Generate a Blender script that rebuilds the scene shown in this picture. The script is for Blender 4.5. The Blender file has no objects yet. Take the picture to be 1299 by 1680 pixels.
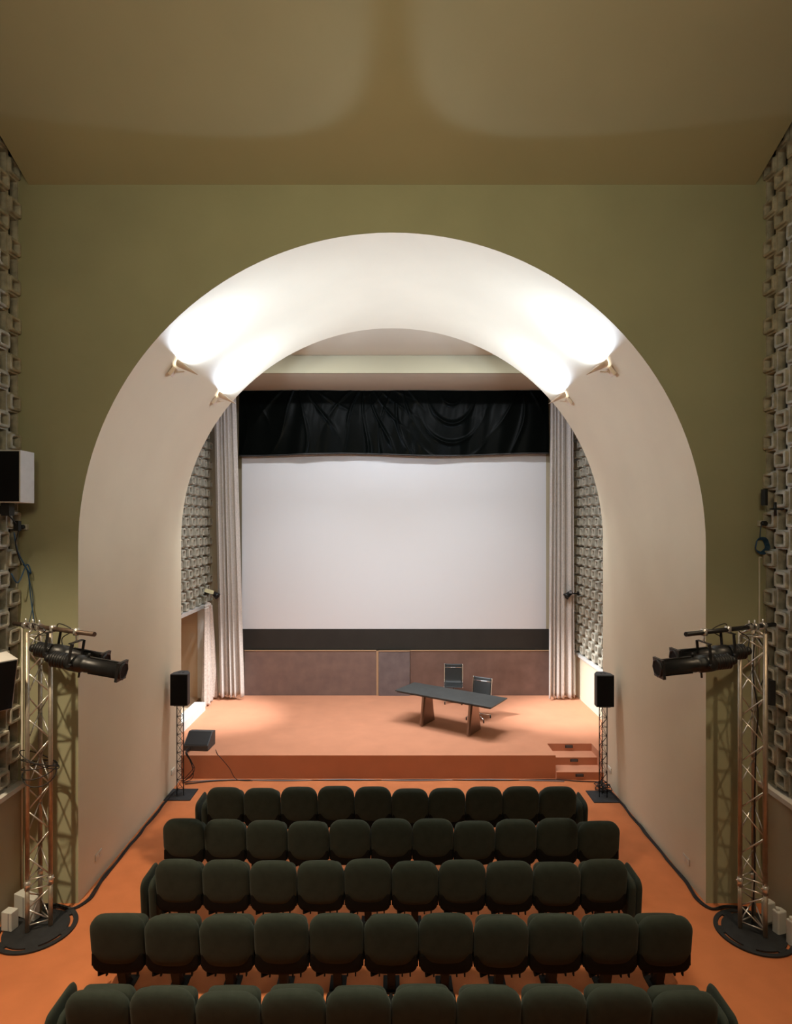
import bpy, bmesh, math, random
from mathutils import Vector, Matrix
random.seed(7)
S = bpy.context.scene
C = S.collection
PI = math.pi
EYE = 4.79                      # camera height above the hall floor

# ------------------------------------------------------------ camera, world, lights
cam_d = bpy.data.cameras.new('camera'); cam = bpy.data.objects.new('camera', cam_d); C.objects.link(cam)
cam.location = (0, 0, EYE); cam.rotation_euler = (PI/2, 0, 0)
cam_d.sensor_fit = 'VERTICAL'; cam_d.sensor_height = 36; cam_d.lens = 36*1000/1680
cam_d.shift_x = 6.5/1680; cam_d.shift_y = 20/1680
cam_d.clip_end = 100
S.camera = cam
w = bpy.data.worlds.new('world'); S.world = w; w.use_nodes = True
w.node_tree.nodes['Background'].inputs[0].default_value = (1, .9, .75, 1)
w.node_tree.nodes['Background'].inputs[1].default_value = .0
S.view_settings.view_transform = 'Standard'; S.view_settings.look = 'None'
S.view_settings.exposure = 0; S.view_settings.gamma = 1
S.view_settings.use_curve_mapping = False

def aim(o, d):
    o.rotation_euler = Vector(d).to_track_quat('-Z', 'Y').to_euler()
def area(loc, d, sx, sy, power, col=(1, 1, 1), spread=PI):
    l = bpy.data.lights.new('area_light', 'AREA'); l.shape = 'RECTANGLE'; l.size = sx; l.size_y = sy
    l.energy = power; l.color = col; l.spread = spread
    o = bpy.data.objects.new('area_light', l); C.objects.link(o); o.location = loc; aim(o, d); return o
def spot(loc, tgt, ang, power, blend=.3, col=(1, 1, 1), size=.1):
    l = bpy.data.lights.new('spot_light', 'SPOT'); l.spot_size = math.radians(ang); l.spot_blend = blend
    l.energy = power; l.color = col; l.shadow_soft_size = size
    o = bpy.data.objects.new('spot_light', l); C.objects.link(o); o.location = loc
    aim(o, Vector(tgt)-Vector(loc)); return o

WARM = (1, .80, .55); NEUT = (.76, .93, 1.2); STG = (.90, .95, 1)
# stage lamps under the stage ceiling, right behind the arch
for x in (-2.75, -1.75, -.75, .75, 1.75, 2.75):
    area((x, 11.66, EYE+3.73), (0, .14, -1), .30, .12, 34, STG, math.radians(88))
    area((x, 11.80, EYE+3.74), (0, 1, -1.15), .30, .10, 17, STG, math.radians(110))
for s in (-1, 1):                                   # lamps behind the arch shoulders, pooled on the stage sides
    spot((s*3.0, 11.85, EYE+3.3), (-s*4.5, 14.1, .44), 21, 9000, 1.0, (.95, .97, 1), .12)
# hall lamps high on the side walls, pointing down, then two added fills
spot((-4.3, 3.6, 8.6), (-4.0, 6.3, 0), 58, 2300, 1, (1, .80, .56), .10)
spot((4.3, 3.6, 8.6), (4.0, 6.3, 0), 54, 800, 1, (1, .74, .48), .10)
area((0, -1.0, 7.4), (0, 1, .02), 3, 1.2, 76, (1, .86, .56), math.radians(95))  # added fill from behind the camera, brightens the front wall
area((0, 3.5, 9.6), (0, .17, -1), 3.6, 1.0, 75, (1, .93, .70), math.radians(54))  # added overhead fill, brightens the seat tops of the rear rows

# ------------------------------------------------------------ materials
def mat(name, col, rough=.7, metal=0, var=.0, vs=8, bump=0, bs=60, sheen=0, spec=.5, emit=None, col2=None):
    m = bpy.data.materials.new(name); m.use_nodes = True; nt = m.node_tree; b = nt.nodes['Principled BSDF']
    b.inputs['Base Color'].default_value = (*col, 1); b.inputs['Roughness'].default_value = rough
    b.inputs['Metallic'].default_value = metal; b.inputs['Specular IOR Level'].default_value = spec
    if sheen:
        b.inputs['Sheen Weight'].default_value = sheen; b.inputs['Sheen Roughness'].default_value = .4
        b.inputs['Sheen Tint'].default_value = (*[min(1, c*3+.1) for c in col], 1)
    tc = nt.nodes.new('ShaderNodeTexCoord')
    if var or col2:
        n = nt.nodes.new('ShaderNodeTexNoise'); n.inputs['Scale'].default_value = vs; n.inputs['Detail'].default_value = 6
        r = nt.nodes.new('ShaderNodeValToRGB')
        c2 = col2 or tuple(c*(1-var) for c in col); c1 = tuple(min(1, c*(1+var)) for c in col) if not col2 else col
        r.color_ramp.elements[0].color = (*c2, 1); r.color_ramp.elements[1].color = (*c1, 1)
        r.color_ramp.elements[0].position = .3; r.color_ramp.elements[1].position = .7
        nt.links.new(tc.outputs['Object'], n.inputs['Vector']); nt.links.new(n.outputs['Fac'], r.inputs[0])
        nt.links.new(r.outputs[0], b.inputs['Base Color'])
    if bump:
        n = nt.nodes.new('ShaderNodeTexNoise'); n.inputs['Scale'].default_value = bs; n.inputs['Detail'].default_value = 3
        bp = nt.nodes.new('ShaderNodeBump'); bp.inputs['Strength'].default_value = bump; bp.inputs['Distance'].default_value = .01
        nt.links.new(tc.outputs['Object'], n.inputs['Vector']); nt.links.new(n.outputs['Fac'], bp.inputs['Height'])
        nt.links.new(bp.outputs[0], b.inputs['Normal'])
    if emit:
        b.inputs['Emission Color'].default_value = (*emit[0], 1); b.inputs['Emission Strength'].default_value = emit[1]
    return m
M = dict(
 green=mat('olive_paint', (.375, .375, .235), .8, var=.05, vs=1.2, bump=.05, bs=80),
 cream=mat('cream_paint', (.73, .645, .475), .75, var=.03, vs=1, bump=.04, bs=80),
 ceil=mat('ceiling_paint', (.42, .395, .24), .8, var=.04, vs=.8),
 stceil=mat('stage_ceiling_paint', (.50, .42, .30), .8, var=.03, vs=1),
 beam=mat('beam_paint', (.32, .28, .18), .8),
 niche=mat('niche_paint', (.62, .46, .31), .8),
 lower=mat('lower_wall_paint', (.42, .36, .25), .8, var=.05, vs=1.5),
 carpet=mat('terracotta_carpet', (.57, .185, .072), .95, var=.07, vs=3.2, bump=.5, bs=260, sheen=.15, spec=.1),
 carpet_s=mat('stage_carpet', (.61, .262, .150), .95, var=.05, vs=2.2, bump=.5, bs=260, sheen=.15, spec=.1),
 block=mat('cast_concrete', (.46, .43, .345), .9, var=.28, vs=9, bump=.6, bs=90),
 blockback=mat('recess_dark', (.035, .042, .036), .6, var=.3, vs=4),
 dark=mat('gap_shade', (.006, .006, .006), .9),
 seat=mat('seat_fabric', (.031, .036, .027), .95, var=.08, vs=14, bump=.35, bs=320, sheen=.35, spec=.12),
 shell=mat('seat_shell', (.006, .006, .005), .8, spec=.1),
 ped=mat('pedestal_paint', (.006, .007, .006), .6, spec=.2),
 blackm=mat('black_metal', (.009, .009, .009), .42, var=.3, vs=20),
 blackp=mat('black_plastic', (.012, .012, .012), .5),
 grille=mat('speaker_grille', (.004, .004, .0045), .8, spec=.2, bump=.4, bs=400),
 cabgrey=mat('speaker_cabinet', (.055, .056, .058), .6, var=.1, vs=20),
 white=mat('white_cabinet', (.62, .60, .56), .6, var=.05, vs=8),
 alu=mat('aluminium_tube', (.42, .36, .28), .42, .7, var=.12, vs=14),
 pipe=mat('rusty_pipe', (.10, .065, .045), .5, .5, var=.3, vs=12),
 alus=mat('aluminium_brace', (.68, .65, .60), .28, .8),
 chrome=mat('polished_aluminium', (.78, .76, .74), .18, 1),
 screen=mat('projection_screen', (.68, .68, .70), .85, spec=.1),
 band=mat('dark_masking', (.019, .016, .012), .8, var=.15, vs=3),
 velvet=mat('black_velvet', (.0018, .0024, .0021), .26, spec=.02, ),
 silver=mat('silver_curtain', (.54, .49, .445), .45, var=.12, vs=30, sheen=.3, bump=.2, bs=120),
 silver2=mat('silver_brocade', (.50, .42, .36), .40, var=.22, vs=26, sheen=.3, bump=.3, bs=70),
 panelA=mat('brown_board', (.215, .140, .115), .75, vs=3.5, col2=(.16, .105, .090)),
 panelB=mat('grey_board', (.185, .145, .140), .75, vs=4, col2=(.125, .098, .098)),
 panelC=mat('red_brown_board', (.20, .118, .092), .7, vs=2.6, col2=(.135, .078, .060)),
 wood=mat('raw_batten', (.48, .30, .17), .7),
 tabletop=mat('dark_slate_top', (.040, .044, .042), .45, var=.2, vs=6),
 tleg=mat('brushed_dark_steel', (.22, .14, .10), .3, .8),
 mesh=mat('dark_mesh', (.017, .019, .019), .55),
 cable=mat('black_cable', (.008, .008, .008), .55),
 cableg=mat('grey_cable', (.22, .22, .23), .5),
 blue=mat('blue_cable', (.018, .075, .16), .5),
 lampw=mat('cream_enamel', (.74, .62, .50), .5),
 bulb=mat('bulb_glass', (.9, .9, .9), .4, emit=((1, .95, .88), 25)),
 plate=mat('switch_plate', (.66, .62, .52), .5),
 weight=mat('pale_grey_plastic', (.55, .55, .50), .6),
 rubber=mat('rubber_mat', (.013, .014, .015), .7, var=.4, vs=12),
 glassl=mat('lens_glass', (.01, .011, .013), .6, spec=.1),
 redtape=mat('red_tape', (.16, .03, .02), .5),
 yellow=mat('pale_yellow_card', (.75, .72, .45), .6),
)

# ------------------------------------------------------------ mesh helpers
class MB:
    def __init__(s): s.v = []; s.f = []; s.sm = []
    def add(s, vs, fs, smooth=False):
        k = len(s.v); s.v += [tuple(v) for v in vs]
        for f in fs: s.f.append(tuple(i+k for i in f)); s.sm.append(smooth)
        return s
    def box(s, c, d, rot=None, top=None):
        hx, hy, hz = d[0]/2, d[1]/2, d[2]/2
        tx, ty = top if top else (1, 1)
        vs = [(x*hx*(tx if z > 0 else 1), y*hy*(ty if z > 0 else 1), z*hz) for z in (-1, 1) for y in (-1, 1) for x in (-1, 1)]
        if rot is not None: vs = [rot @ Vector(v) for v in vs]
        vs = [Vector(v)+Vector(c) for v in vs]
        return s.add(vs, [(0, 2, 3, 1), (4, 5, 7, 6), (0, 1, 5, 4), (2, 6, 7, 3), (0, 4, 6, 2), (1, 3, 7, 5)])
    def bbox(s, a, b):
        return s.box([(a[i]+b[i])/2 for i in range(3)], [abs(b[i]-a[i]) for i in range(3)])
    def cyl(s, a, b, r, r2=None, n=12, caps=True):
        a = Vector(a); b = Vector(b); r2 = r if r2 is None else r2
        z = (b-a).normalized(); x = z.orthogonal().normalized(); y = z.cross(x)
        vs = []
        for p, rr in ((a, r), (b, r2)):
            for i in range(n):
                t = 2*PI*i/n; vs.append(p+(x*math.cos(t)+y*math.sin(t))*rr)
        s.add(vs, [(i, (i+1) % n, n+(i+1) % n, n+i) for i in range(n)], True)
        if caps: s.add(vs, [tuple(range(n-1, -1, -1)), tuple(range(n, 2*n))])
        return s
    def tube(s, pts, r, n=8):
        pts = [Vector(p) for p in pts]; vs = []; fs = []
        prev = None
        for i, p in enumerate(pts):
            t = (pts[min(i+1, len(pts)-1)]-pts[max(i-1, 0)]).normalized()
            x = t.orthogonal().normalized() if prev is None else (prev-t*prev.dot(t)).normalized()
            prev = x; y = t.cross(x)
            for k in range(n): a = 2*PI*k/n; vs.append(p+(x*math.cos(a)+y*math.sin(a))*r)
        for i in range(len(pts)-1):
            for k in range(n): fs.append((i*n+k, i*n+(k+1) % n, (i+1)*n+(k+1) % n, (i+1)*n+k))
        s.add(vs, fs, True)
        m = (len(pts)-1)*n
        s.add(vs, [tuple(range(n-1, -1, -1)), tuple(range(m, m+n))])
        return s
    def prism(s, poly, fn0, fn1):
        n = len(poly); vs = [fn0(*p) for p in poly]+[fn1(*p) for p in poly]
        return s.add(vs, [tuple(range(n-1, -1, -1)), tuple(range(n, 2*n))]+[(i, (i+1) % n, n+(i+1) % n, n+i) for i in range(n)])
    def lathe(s, prof, org, ax, n=20, a0=0, a1=2*PI):
        """prof: (distance along the axis, radius)"""
        ax = Vector(ax).normalized(); x = ax.orthogonal().normalized(); y = ax.cross(x); org = Vector(org)
        full = abs(a1-a0-2*PI) < 1e-6; m = n if full else n+1; vs = []; fs = []
        for d, r in prof:
            for i in range(m):
                a = a0+(a1-a0)*i/n; vs.append(org+ax*d+(x*math.cos(a)+y*math.sin(a))*r)
        for j in range(len(prof)-1):
            for i in range(n):
                k = (i+1) % m; fs.append((j*m+i, j*m+k, (j+1)*m+k, (j+1)*m+i))
        return s.add(vs, fs, True)
    def grid(s, nu, nv, fn, thick=None):
        vs = [fn(i/nu, j/nv) for j in range(nv+1) for i in range(nu+1)]
        return s.add(vs, [(j*(nu+1)+i, j*(nu+1)+i+1, (j+1)*(nu+1)+i+1, (j+1)*(nu+1)+i) for j in range(nv) for i in range(nu)], True)
    def loft(s, loops, smooth=True):
        n = len(loops[0]); vs = [v for l in loops for v in l]; fs = []
        for j in range(len(loops)-1):
            for i in range(n): fs.append((j*n+i, j*n+(i+1) % n, (j+1)*n+(i+1) % n, (j+1)*n+i))
        fs.append(tuple(range(n-1, -1, -1))); fs.append(tuple(range((len(loops)-1)*n, len(loops)*n)))
        return s.add(vs, fs, smooth)

def chain(o):
    m = o.matrix_basis.copy(); p = o.parent
    while p: m = p.matrix_basis @ m; p = p.parent
    return m
def obj(name, mb, m, parent=None, local=False, bevel=0, solid=0, subd=0, fix=True):
    me = bpy.data.meshes.new(name); vs = mb.v
    if parent and not local:
        inv = chain(parent).inverted(); vs = [inv @ Vector(v) for v in vs]
    me.from_pydata(vs, [], mb.f); me.polygons.foreach_set('use_smooth', mb.sm)
    me.materials.append(M[m] if isinstance(m, str) else m)
    if fix:
        b = bmesh.new(); b.from_mesh(me); bmesh.ops.remove_doubles(b, verts=b.verts, dist=1e-6)
        bmesh.ops.recalc_face_normals(b, faces=b.faces); b.to_mesh(me); b.free()
    o = bpy.data.objects.new(name, me); C.objects.link(o)
    if parent: o.parent = parent
    if solid:
        k = o.modifiers.new('solid', 'SOLIDIFY'); k.thickness = solid; k.offset = 0
    if bevel:
        k = o.modifiers.new('bevel', 'BEVEL'); k.width = bevel; k.segments = 2; k.limit_method = 'ANGLE'; k.angle_limit = .6
    if subd:
        k = o.modifiers.new('subd', 'SUBSURF'); k.levels = subd; k.render_levels = subd
    return o
def tag(o, label, cat, group=None):
    o['label'] = label; o['category'] = cat
    if group: o['group'] = group
    return o
def thing(name, label, cat, loc=(0, 0, 0), rz=0, group=None):
    o = bpy.data.objects.new(name, None); o.empty_display_size = .1; C.objects.link(o)
    o.location = loc; o.rotation_euler = (0, 0, rz)
    return tag(o, label, cat, group)
def struct(name, mb, m, parent=None, **k):
    o = obj(name, mb, m, parent, **k)
    o['kind'] = 'structure'
    return o
def dup(root, loc, rz, label, group=None):
    r = root.copy(); C.objects.link(r); r.location = loc; r.rotation_euler = (0, 0, rz); r['label'] = label
    if group: r['group'] = group
    for ch in list(root.children):
        c = ch.copy(); C.objects.link(c); c.parent = r
        for g in list(ch.children):
            d = g.copy(); C.objects.link(d); d.parent = c
    return r
def smooth_path(pts, k=6):
    pts = [Vector(p) for p in pts]; out = []
    for i in range(len(pts)-1):
        p0 = pts[max(i-1, 0)]; p1 = pts[i]; p2 = pts[i+1]; p3 = pts[min(i+2, len(pts)-1)]
        for j in range(k):
            t = j/k
            out.append(.5*((2*p1)+(-p0+p2)*t+(2*p0-5*p1+4*p2-p3)*t*t+(-p0+3*p1-3*p2+p3)*t**3))
    return out+[pts[-1]]

# ------------------------------------------------------------ the setting
XW = 4.674; YF = 7.70; YB = 11.46; R = 3.963; ZC = EYE-.28; HF = EYE+4.289; SH = .435
YBACK = 15.75
struct('floor', MB().bbox((-XW, -5, -.1), (XW, YB+.7, 0)), 'carpet')
# arch outline (half circle on straight legs)
N = 72
arc = [(-R, 0)]+[(-R, ZC*i/6) for i in range(1, 6)]+[(-R*math.cos(PI*i/N), ZC+R*math.sin(PI*i/N)) for i in range(N+1)]+[(R, ZC*i/6) for i in range(5, 0, -1)]+[(R, 0)]
def holed(y, ztop, xw):
    mb = MB(); n = len(arc)
    vs = [(x, y, z) for x, z in arc]
    def outer(x, z):
        if z <= ZC: return (math.copysign(xw, x), y, z)
        a = math.atan2(z-ZC, x); c, s_ = math.cos(a), math.sin(a)
        t = min(xw/abs(c) if abs(c) > 1e-6 else 1e9, (ztop-ZC)/s_ if s_ > 1e-6 else 1e9)
        return (c*t, y, ZC+s_*t)
    vo = [outer(x, z) for x, z in arc]
    mb.add(vs+vo, [(i, i+1, n+i+1, n+i) for i in range(n-1)])
    ca = math.atan2(ztop-ZC, xw)        # fill the two upper corners
    for sg in (-1, 1):
        prev = None
        for i in range(n):
            p = vo[i]
            if i and (vo[i-1][0]*sg >= xw-1e-5) != (p[0]*sg >= xw-1e-5) and p[2] > ZC and sg*p[0] > 0:
                mb.add([vo[i-1], p, (sg*xw, y, ztop)], [(0, 1, 2)])
    return mb
struct('wall_front', holed(YF, HF+.35, XW+.15), 'green')
struct('wall_back', holed(YB, HF, XW+.15), 'cream')
mb = MB(); n = len(arc)
mb.add([(x, YF, z) for x, z in arc]+[(x, YB, z) for x, z in arc], [(i, i+1, n+i+1, n+i) for i in range(n-1)], True)
struct('wall_arch', mb, 'cream')
# hall ceiling, rising towards the audience
prof = [(YF, HF), (6.9, HF+.38), (6.0, HF+.80), (5.0, HF+1.20), (4.0, HF+1.52), (2.5, HF+1.85), (0, HF+2.1), (-5, HF+2.1)]
xe = 4.59; pp = smooth_path([(0, y, z) for y, z in prof], 4); k = len(pp)-1
mb = MB().grid(12, k, lambda u, v: (-xe+2*xe*u, pp[int(round(v*k))].y, pp[int(round(v*k))].z))
for sg in (-1, 1):
    mb.add([(sg*xe, p.y, p.z) for p in pp]+[(sg*xe, p.y, p.z+.06) for p in pp], [(i, i+1, k+2+i, k+1+i) for i in range(k)])
struct('ceiling', mb, 'ceil', fix=False)
struct('wall_rear', MB().bbox((-XW, -5.1, 0), (XW, -5, 12)), 'lower')
struct('roof_sheet', MB().bbox((-XW-.3, -5.1, 12), (XW+.3, YF+.02, 12.1)), 'dark')  # unseen roof, coloured near black as shade behind the ceiling's side gaps
# stage box
struct('ceiling', MB().bbox((-5.2, YB, EYE+3.77), (5.2, 16, EYE+3.87)), 'stceil')
bm_ = MB().bbox((-XW, 13.6, EYE+3.374), (XW, 13.66, EYE+3.765))
struct('trim_2', bm_, 'beam')
struct('trim_3', MB().bbox((-XW, 13.662, EYE+3.378), (XW, 15.9, EYE+3.765)), 'stceil')
struct('wall_stage', MB().bbox((-XW-.15, YBACK, 0), (XW+.15, YBACK+.1, EYE+3.8)), 'lower')

# side walls of pierced concrete blocks
ZL = EYE-3.27
def blocks(sg, y0, y1, z0, z1, skip=lambda y, z: False, pr=.035, xw=XW):
    mb = MB(); mw = .225; per = .485; th = .29; rh = per-th
    def P(p, y, z): return (sg*(xw-p), y, z)
    def frame(cy, cz, ow, oh, iw, ih, p, back):
        o = [(cy-ow/2, cz-oh/2), (cy+ow/2, cz-oh/2), (cy+ow/2, cz+oh/2), (cy-ow/2, cz+oh/2)]
        i_ = [(cy-iw/2, cz-ih/2), (cy+iw/2, cz-ih/2), (cy+iw/2, cz+ih/2), (cy-iw/2, cz+ih/2)]
        c = .10
        vs = [P(p, *q) for q in o]+[P(p, *q) for q in i_]+[P(back, *q) for q in i_]+[P(-.10, *q) for q in o]
        fs = []
        for a in range(4):
            b = (a+1) % 4
            fs += [(a, b, 4+b, 4+a), (4+a, 4+b, 8+b, 8+a), (a, b, 12+b, 12+a)]
        mb.add(vs, fs)
    def ring(cy, cz, ow, oh, iw, ih, p, back):
        def rr(w_, h_, r_):
            out = []
            for (sx, sz, a0) in ((1, -1, -PI/2), (1, 1, 0), (-1, 1, PI/2), (-1, -1, PI)):
                for q in range(3):
                    a = a0+q*PI/4
                    out.append((cy+sx*(w_/2-r_)+r_*math.cos(a), cz+sz*(h_/2-r_)+r_*math.sin(a)))
            return out
        L = [[P(-.05, *q) for q in rr(ow, oh, .03)], [P(p-.008, *q) for q in rr(ow, oh, .03)], [P(p, *q) for q in rr(ow-.016, oh-.016, .025)],
             [P(p, *q) for q in rr(iw+.012, ih+.012, .02)], [P(p-.012, *q) for q in rr(iw, ih, .015)], [P(back, *q) for q in rr(iw-.02, ih-.02, .015)]]
        n_ = len(L[0])
        mb.add([v for l in L for v in l], [(j*n_+i, j*n_+(i+1) % n_, (j+1)*n_+(i+1) % n_, (j+1)*n_+i) for j in range(len(L)-1) for i in range(n_)])
    nc = int(round((y1-y0)/mw))
    for c in range(nc):
        cy = y0+mw*(c+.5); z = z0-(per/2 if c % 2 else 0)
        while z < z1:
            a, b = max(z, z0), min(z+th, z1)
            if b-a > .08 and not skip(cy, (a+b)/2): frame(cy, (a+b)/2, mw, b-a, mw-.045, b-a-.04, -.045 if pr < .02 else -.085, -.15)
            a, b = max(z+th, z0), min(z+per, z1)
            if b-a > .08 and not skip(cy, (a+b)/2):
                frame(cy, (a+b)/2, mw, b-a, mw-.04, b-a-.03, -.04, -.05)
                ring(cy, (a+b)/2, mw-.008, b-a-.004, mw-.085, b-a-.078, pr+random.uniform(-.004, .008), -.15)
            z += per
    return mb
def door(y, z): return y > 13.30 and y < 15.3 and z < 2.78
for sg, nm in ((-1, 'left'), (1, 'right')):
    # hall side
    lw = MB().bbox((sg*XW, -5, 0), (sg*(XW+.2), YF, ZL-.001)).bbox((sg*(XW+.01), -5, ZL), (sg*(XW+.2), 3.0, 12))
    a = struct('wall_'+nm, lw, 'lower')
    struct('block_screen', blocks(sg, YF-.225*21, YF-.002, ZL+.03, 11.9, pr=-.004), 'block', a, fix=True)
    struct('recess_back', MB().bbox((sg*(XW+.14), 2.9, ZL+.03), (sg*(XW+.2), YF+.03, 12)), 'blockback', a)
    struct('sill', MB().bbox((sg*(XW-.06), 2.9, ZL-.03), (sg*(XW+.1), YF-.001, ZL+.03)), 'white', a)
    # stage side
    if sg < 0:
        lw = MB().bbox((-XW, YB+.01, 0), (-XW-.15, 13.30, ZL-.001)).bbox((-XW, 15.3, 0), (-XW-.15, YBACK, ZL-.001))
    else:
        lw = MB().bbox((XW, YB+.01, 0), (XW+.15, YBACK, ZL-.001))
    a = struct('wall_stage_'+nm, lw, 'cream')
    struct('block_screen', blocks(sg, YB+.03, YB+.03+.225*19, ZL+.03, EYE+3.76, door if sg < 0 else (lambda y, z: False)), 'block', a)
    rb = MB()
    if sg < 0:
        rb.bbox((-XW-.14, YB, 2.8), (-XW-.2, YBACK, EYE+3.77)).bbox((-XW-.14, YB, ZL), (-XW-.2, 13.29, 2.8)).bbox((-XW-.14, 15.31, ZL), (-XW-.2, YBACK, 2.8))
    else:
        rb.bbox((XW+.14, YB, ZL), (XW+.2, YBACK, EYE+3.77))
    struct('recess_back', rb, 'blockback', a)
    sl = MB()
    if sg < 0: sl.bbox((-XW+.05, YB+.02, ZL-.03), (-XW-.1, 13.25, ZL+.03)).bbox((-XW+.05, 15.36, ZL-.03), (-XW-.1, YBACK-.01, ZL+.03))
    else: sl.bbox((XW-.05, YB+.02, ZL-.03), (XW+.1, YBACK-.01, ZL+.03))
    struct('sill', sl, 'white', a)
# doorway in the left stage wall
d1 = struct('door_1', MB().bbox((-XW-.2, 13.24, SH), (-XW+.05, 13.32, 2.80)).bbox((-XW-.2, 15.28, SH), (-XW+.05, 15.36, 2.80)).bbox((-XW-.2, 13.24, 2.72), (-XW+.05, 15.36, 2.80)), 'white')
struct('niche', MB().bbox((-5.9, 13.2, .2), (-5.95, 15.4, 2.9)).bbox((-5.95, 15.36, .2), (-XW-.2, 15.42, 2.9)).bbox((-5.95, 13.18, .2), (-XW-.2, 13.24, 2.9)).bbox((-5.95, 13.2, 2.8), (-XW-.2, 15.4, 2.86)).bbox((-5.95, 13.2, .3), (-XW-.15, 15.4, SH)), 'niche', d1)

# stage platform with the step recess cut in
X0, X1, YR = 3.08, 3.96, 12.10
st = MB().bbox((-XW, YB+.02, 0), (X0, YBACK, SH)).bbox((X0, YR, 0), (XW, YBACK, SH)).bbox((X1, YB+.02, 0), (XW, YR, SH))
struct('floor_stage', st, 'carpet_s')
sp = MB().bbox((X0+.001, 11.76, 0), (X1-.001, YR-.001, 2*SH/3)).bbox((X0+.001, 11.42, 0), (X1-.001, 11.76, SH/3))
steps = struct('trim_4', sp, 'carpet_s')
for i, (yy, zz) in enumerate(((YR-.002, SH*.87), (11.758, SH*.54), (11.418, SH*.20))):
    mb = MB().box((X0+.43, yy-.006, zz), (.15, .012, .055))
    o = obj('step_light', mb, 'blackm', bevel=.004)
    tag(o, 'dark louvred plate on the %s riser of the carpeted stage steps' % ('top', 'middle', 'lowest')[i], 'step light', 'step lights')
    mb = MB()
    for q in range(4): mb.box((X0+.43, yy-.014, zz-.018+.012*q), (.12, .004, .004))
    obj('louvre', mb, 'cableg', o)

# ------------------------------------------------------------ screen, boards, valance, curtains
t = thing('projection_screen', 'large white projection screen filling the back of the stage', 'screen', (0, 15.56, 0))
obj('screen_surface', MB().bbox((-3.83, 15.55, EYE-2.67), (3.93, 15.58, EYE+2.0)), 'screen', t)
obj('screen_edge', MB().bbox((3.932, 15.55, EYE-2.67), (4.05, 15.585, EYE+2.0)), 'lower', t)
obj('masking_band', MB().bbox((-3.83, 15.545, EYE-3.20), (4.02, 15.58, EYE-2.672)), 'band', t)
def board(x0, x1, y, m, label):
    o = thing('backdrop_board', label, 'board', ((x0+x1)/2, y, SH), 0, 'boards below the screen')
    obj('panel', MB().bbox((x0, y, SH+.003), (x1, y+.03, EYE-3.225)), m, o)
    obj('batten', MB().bbox((x0, y-.012, EYE-3.224), (x1, y+.03, EYE-3.204)), 'wood', o)
board(-3.75, -.40, 15.50, 'panelA', 'long grey-brown board left of the narrow grey board under the screen')
board(-.34, .45, 15.46, 'panelB', 'narrow pale grey board in the middle under the screen')
board(.46, 4.0, 15.50, 'panelC', 'long reddish-brown board under the screen behind the table')
tag(obj('vertical_batten', MB().bbox((-.397, 15.49, SH+.003), (-.345, 15.53, EYE-3.225)), 'wood'), 'thin upright wooden strip between brown and grey boards', 'batten')

def velvet(u, v):
    x = -3.85+7.78*u; z = EYE+3.36-1.63*v; zt = EYE+3.36
    h = 0
    def ridge(t): return (1-abs(math.sin(t)))**4
    for gx, k, ph, w_, am in ((-2.3, 7, 0, .9, .05), (-.62, 9.5, 1, .75, .07), (.10, 9, 2, .55, .05), (3.3, 7, .5, .7, .04), (-3.9, 8, 2, .6, .03)):
        a = math.atan2(x-gx, (zt-z)+.35); a += .12*math.sin(gx*7+3*v)
        h += am*ridge(k*a+ph)*math.exp(-((x-gx)/w_)**2)*(.35+.65*math.sin(PI*min(1, v+.2)*.7+x*2)**2)
    gx = 1.50; r_ = math.hypot((x-gx)*1.5, z-(zt+.15))
    h += .06*ridge(r_*6.5)*math.exp(-((x-gx)/.5)**2)*min(1, v*4)
    h += .03*math.sin(x*2.2)+.015*math.sin(x*5.3+v)*v+.01*math.sin(x*11+v*3+math.sin(x*3))
    h = -h
    zz = z-.03*math.sin(x*1.3)*v
    return (x, 15.34+h-.05*v, zz)
vl = obj('valance', MB().grid(360, 70, velvet), 'velvet', solid=.01, fix=False)
tag(vl, 'black velvet valance with swagged folds hanging above the white screen', 'valance')
hem = MB().grid(200, 2, lambda u, v: (velvet(u, 1)[0], velvet(u, 1)[1]-.012, velvet(u, 1)[2]+.035*(1-v)))
obj('hem', hem, 'blackp', vl, fix=False, solid=.004)

def drape(name, x0t, x1t, x0b, x1b, y, zt, zb, nf, amp, m, label, hem_=.02, seed=1, xfix=None, wob=.0):
    rnd = random.Random(seed); ph = [rnd.uniform(0, 6) for _ in range(6)]
    def fn(u, v):
        uu = u+.015*math.sin(3*v+ph[0])+.05*math.sin(7*u+ph[1])
        a = amp*(.55+.45*v)
        h = a*(math.sin(2*PI*nf*uu+ph[2])+.35*math.sin(2*PI*nf*2.1*uu+ph[3]+v)+.4*math.sin(2*PI*nf*.43*uu+ph[4]))
        x = (x0t+(x1t-x0t)*u)*(1-v)+(x0b+(x1b-x0b)*u)*v+wob*math.sin(v*5+ph[5])*v
        z = zt+(zb-zt)*v
        if v > .985: z += hem_*math.sin(2*PI*nf*uu+ph[2])
        if xfix is not None: return (xfix-h, y+x, z)
        return (x, y+h, z)
    o = obj(name, MB().grid(int(nf*16), 60, fn), m, solid=.006, fix=False)
    return tag(o, label, 'curtain', 'stage curtains')
drape('stage_curtain', -4.42, -3.88, -4.28, -3.66, 15.12, EYE+3.37, SH+.09, 5, .062, 'silver', 'tall grey pleated curtain left of the screen, reaching near the floor', seed=3)
drape('stage_curtain', 3.94, 4.48, 3.88, 4.52, 15.12, EYE+3.37, SH+.06, 5, .062, 'silver', 'tall grey pleated curtain right of the screen, near the stage steps side', seed=5)
drape('door_curtain', -.26, .24, -.42, .72, 14.70, EYE-1.98, SH+.05, 5, .045, 'silver2', 'short silvery brocade curtain pinned over the side doorway', seed=8, xfix=-XW+.26)
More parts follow.
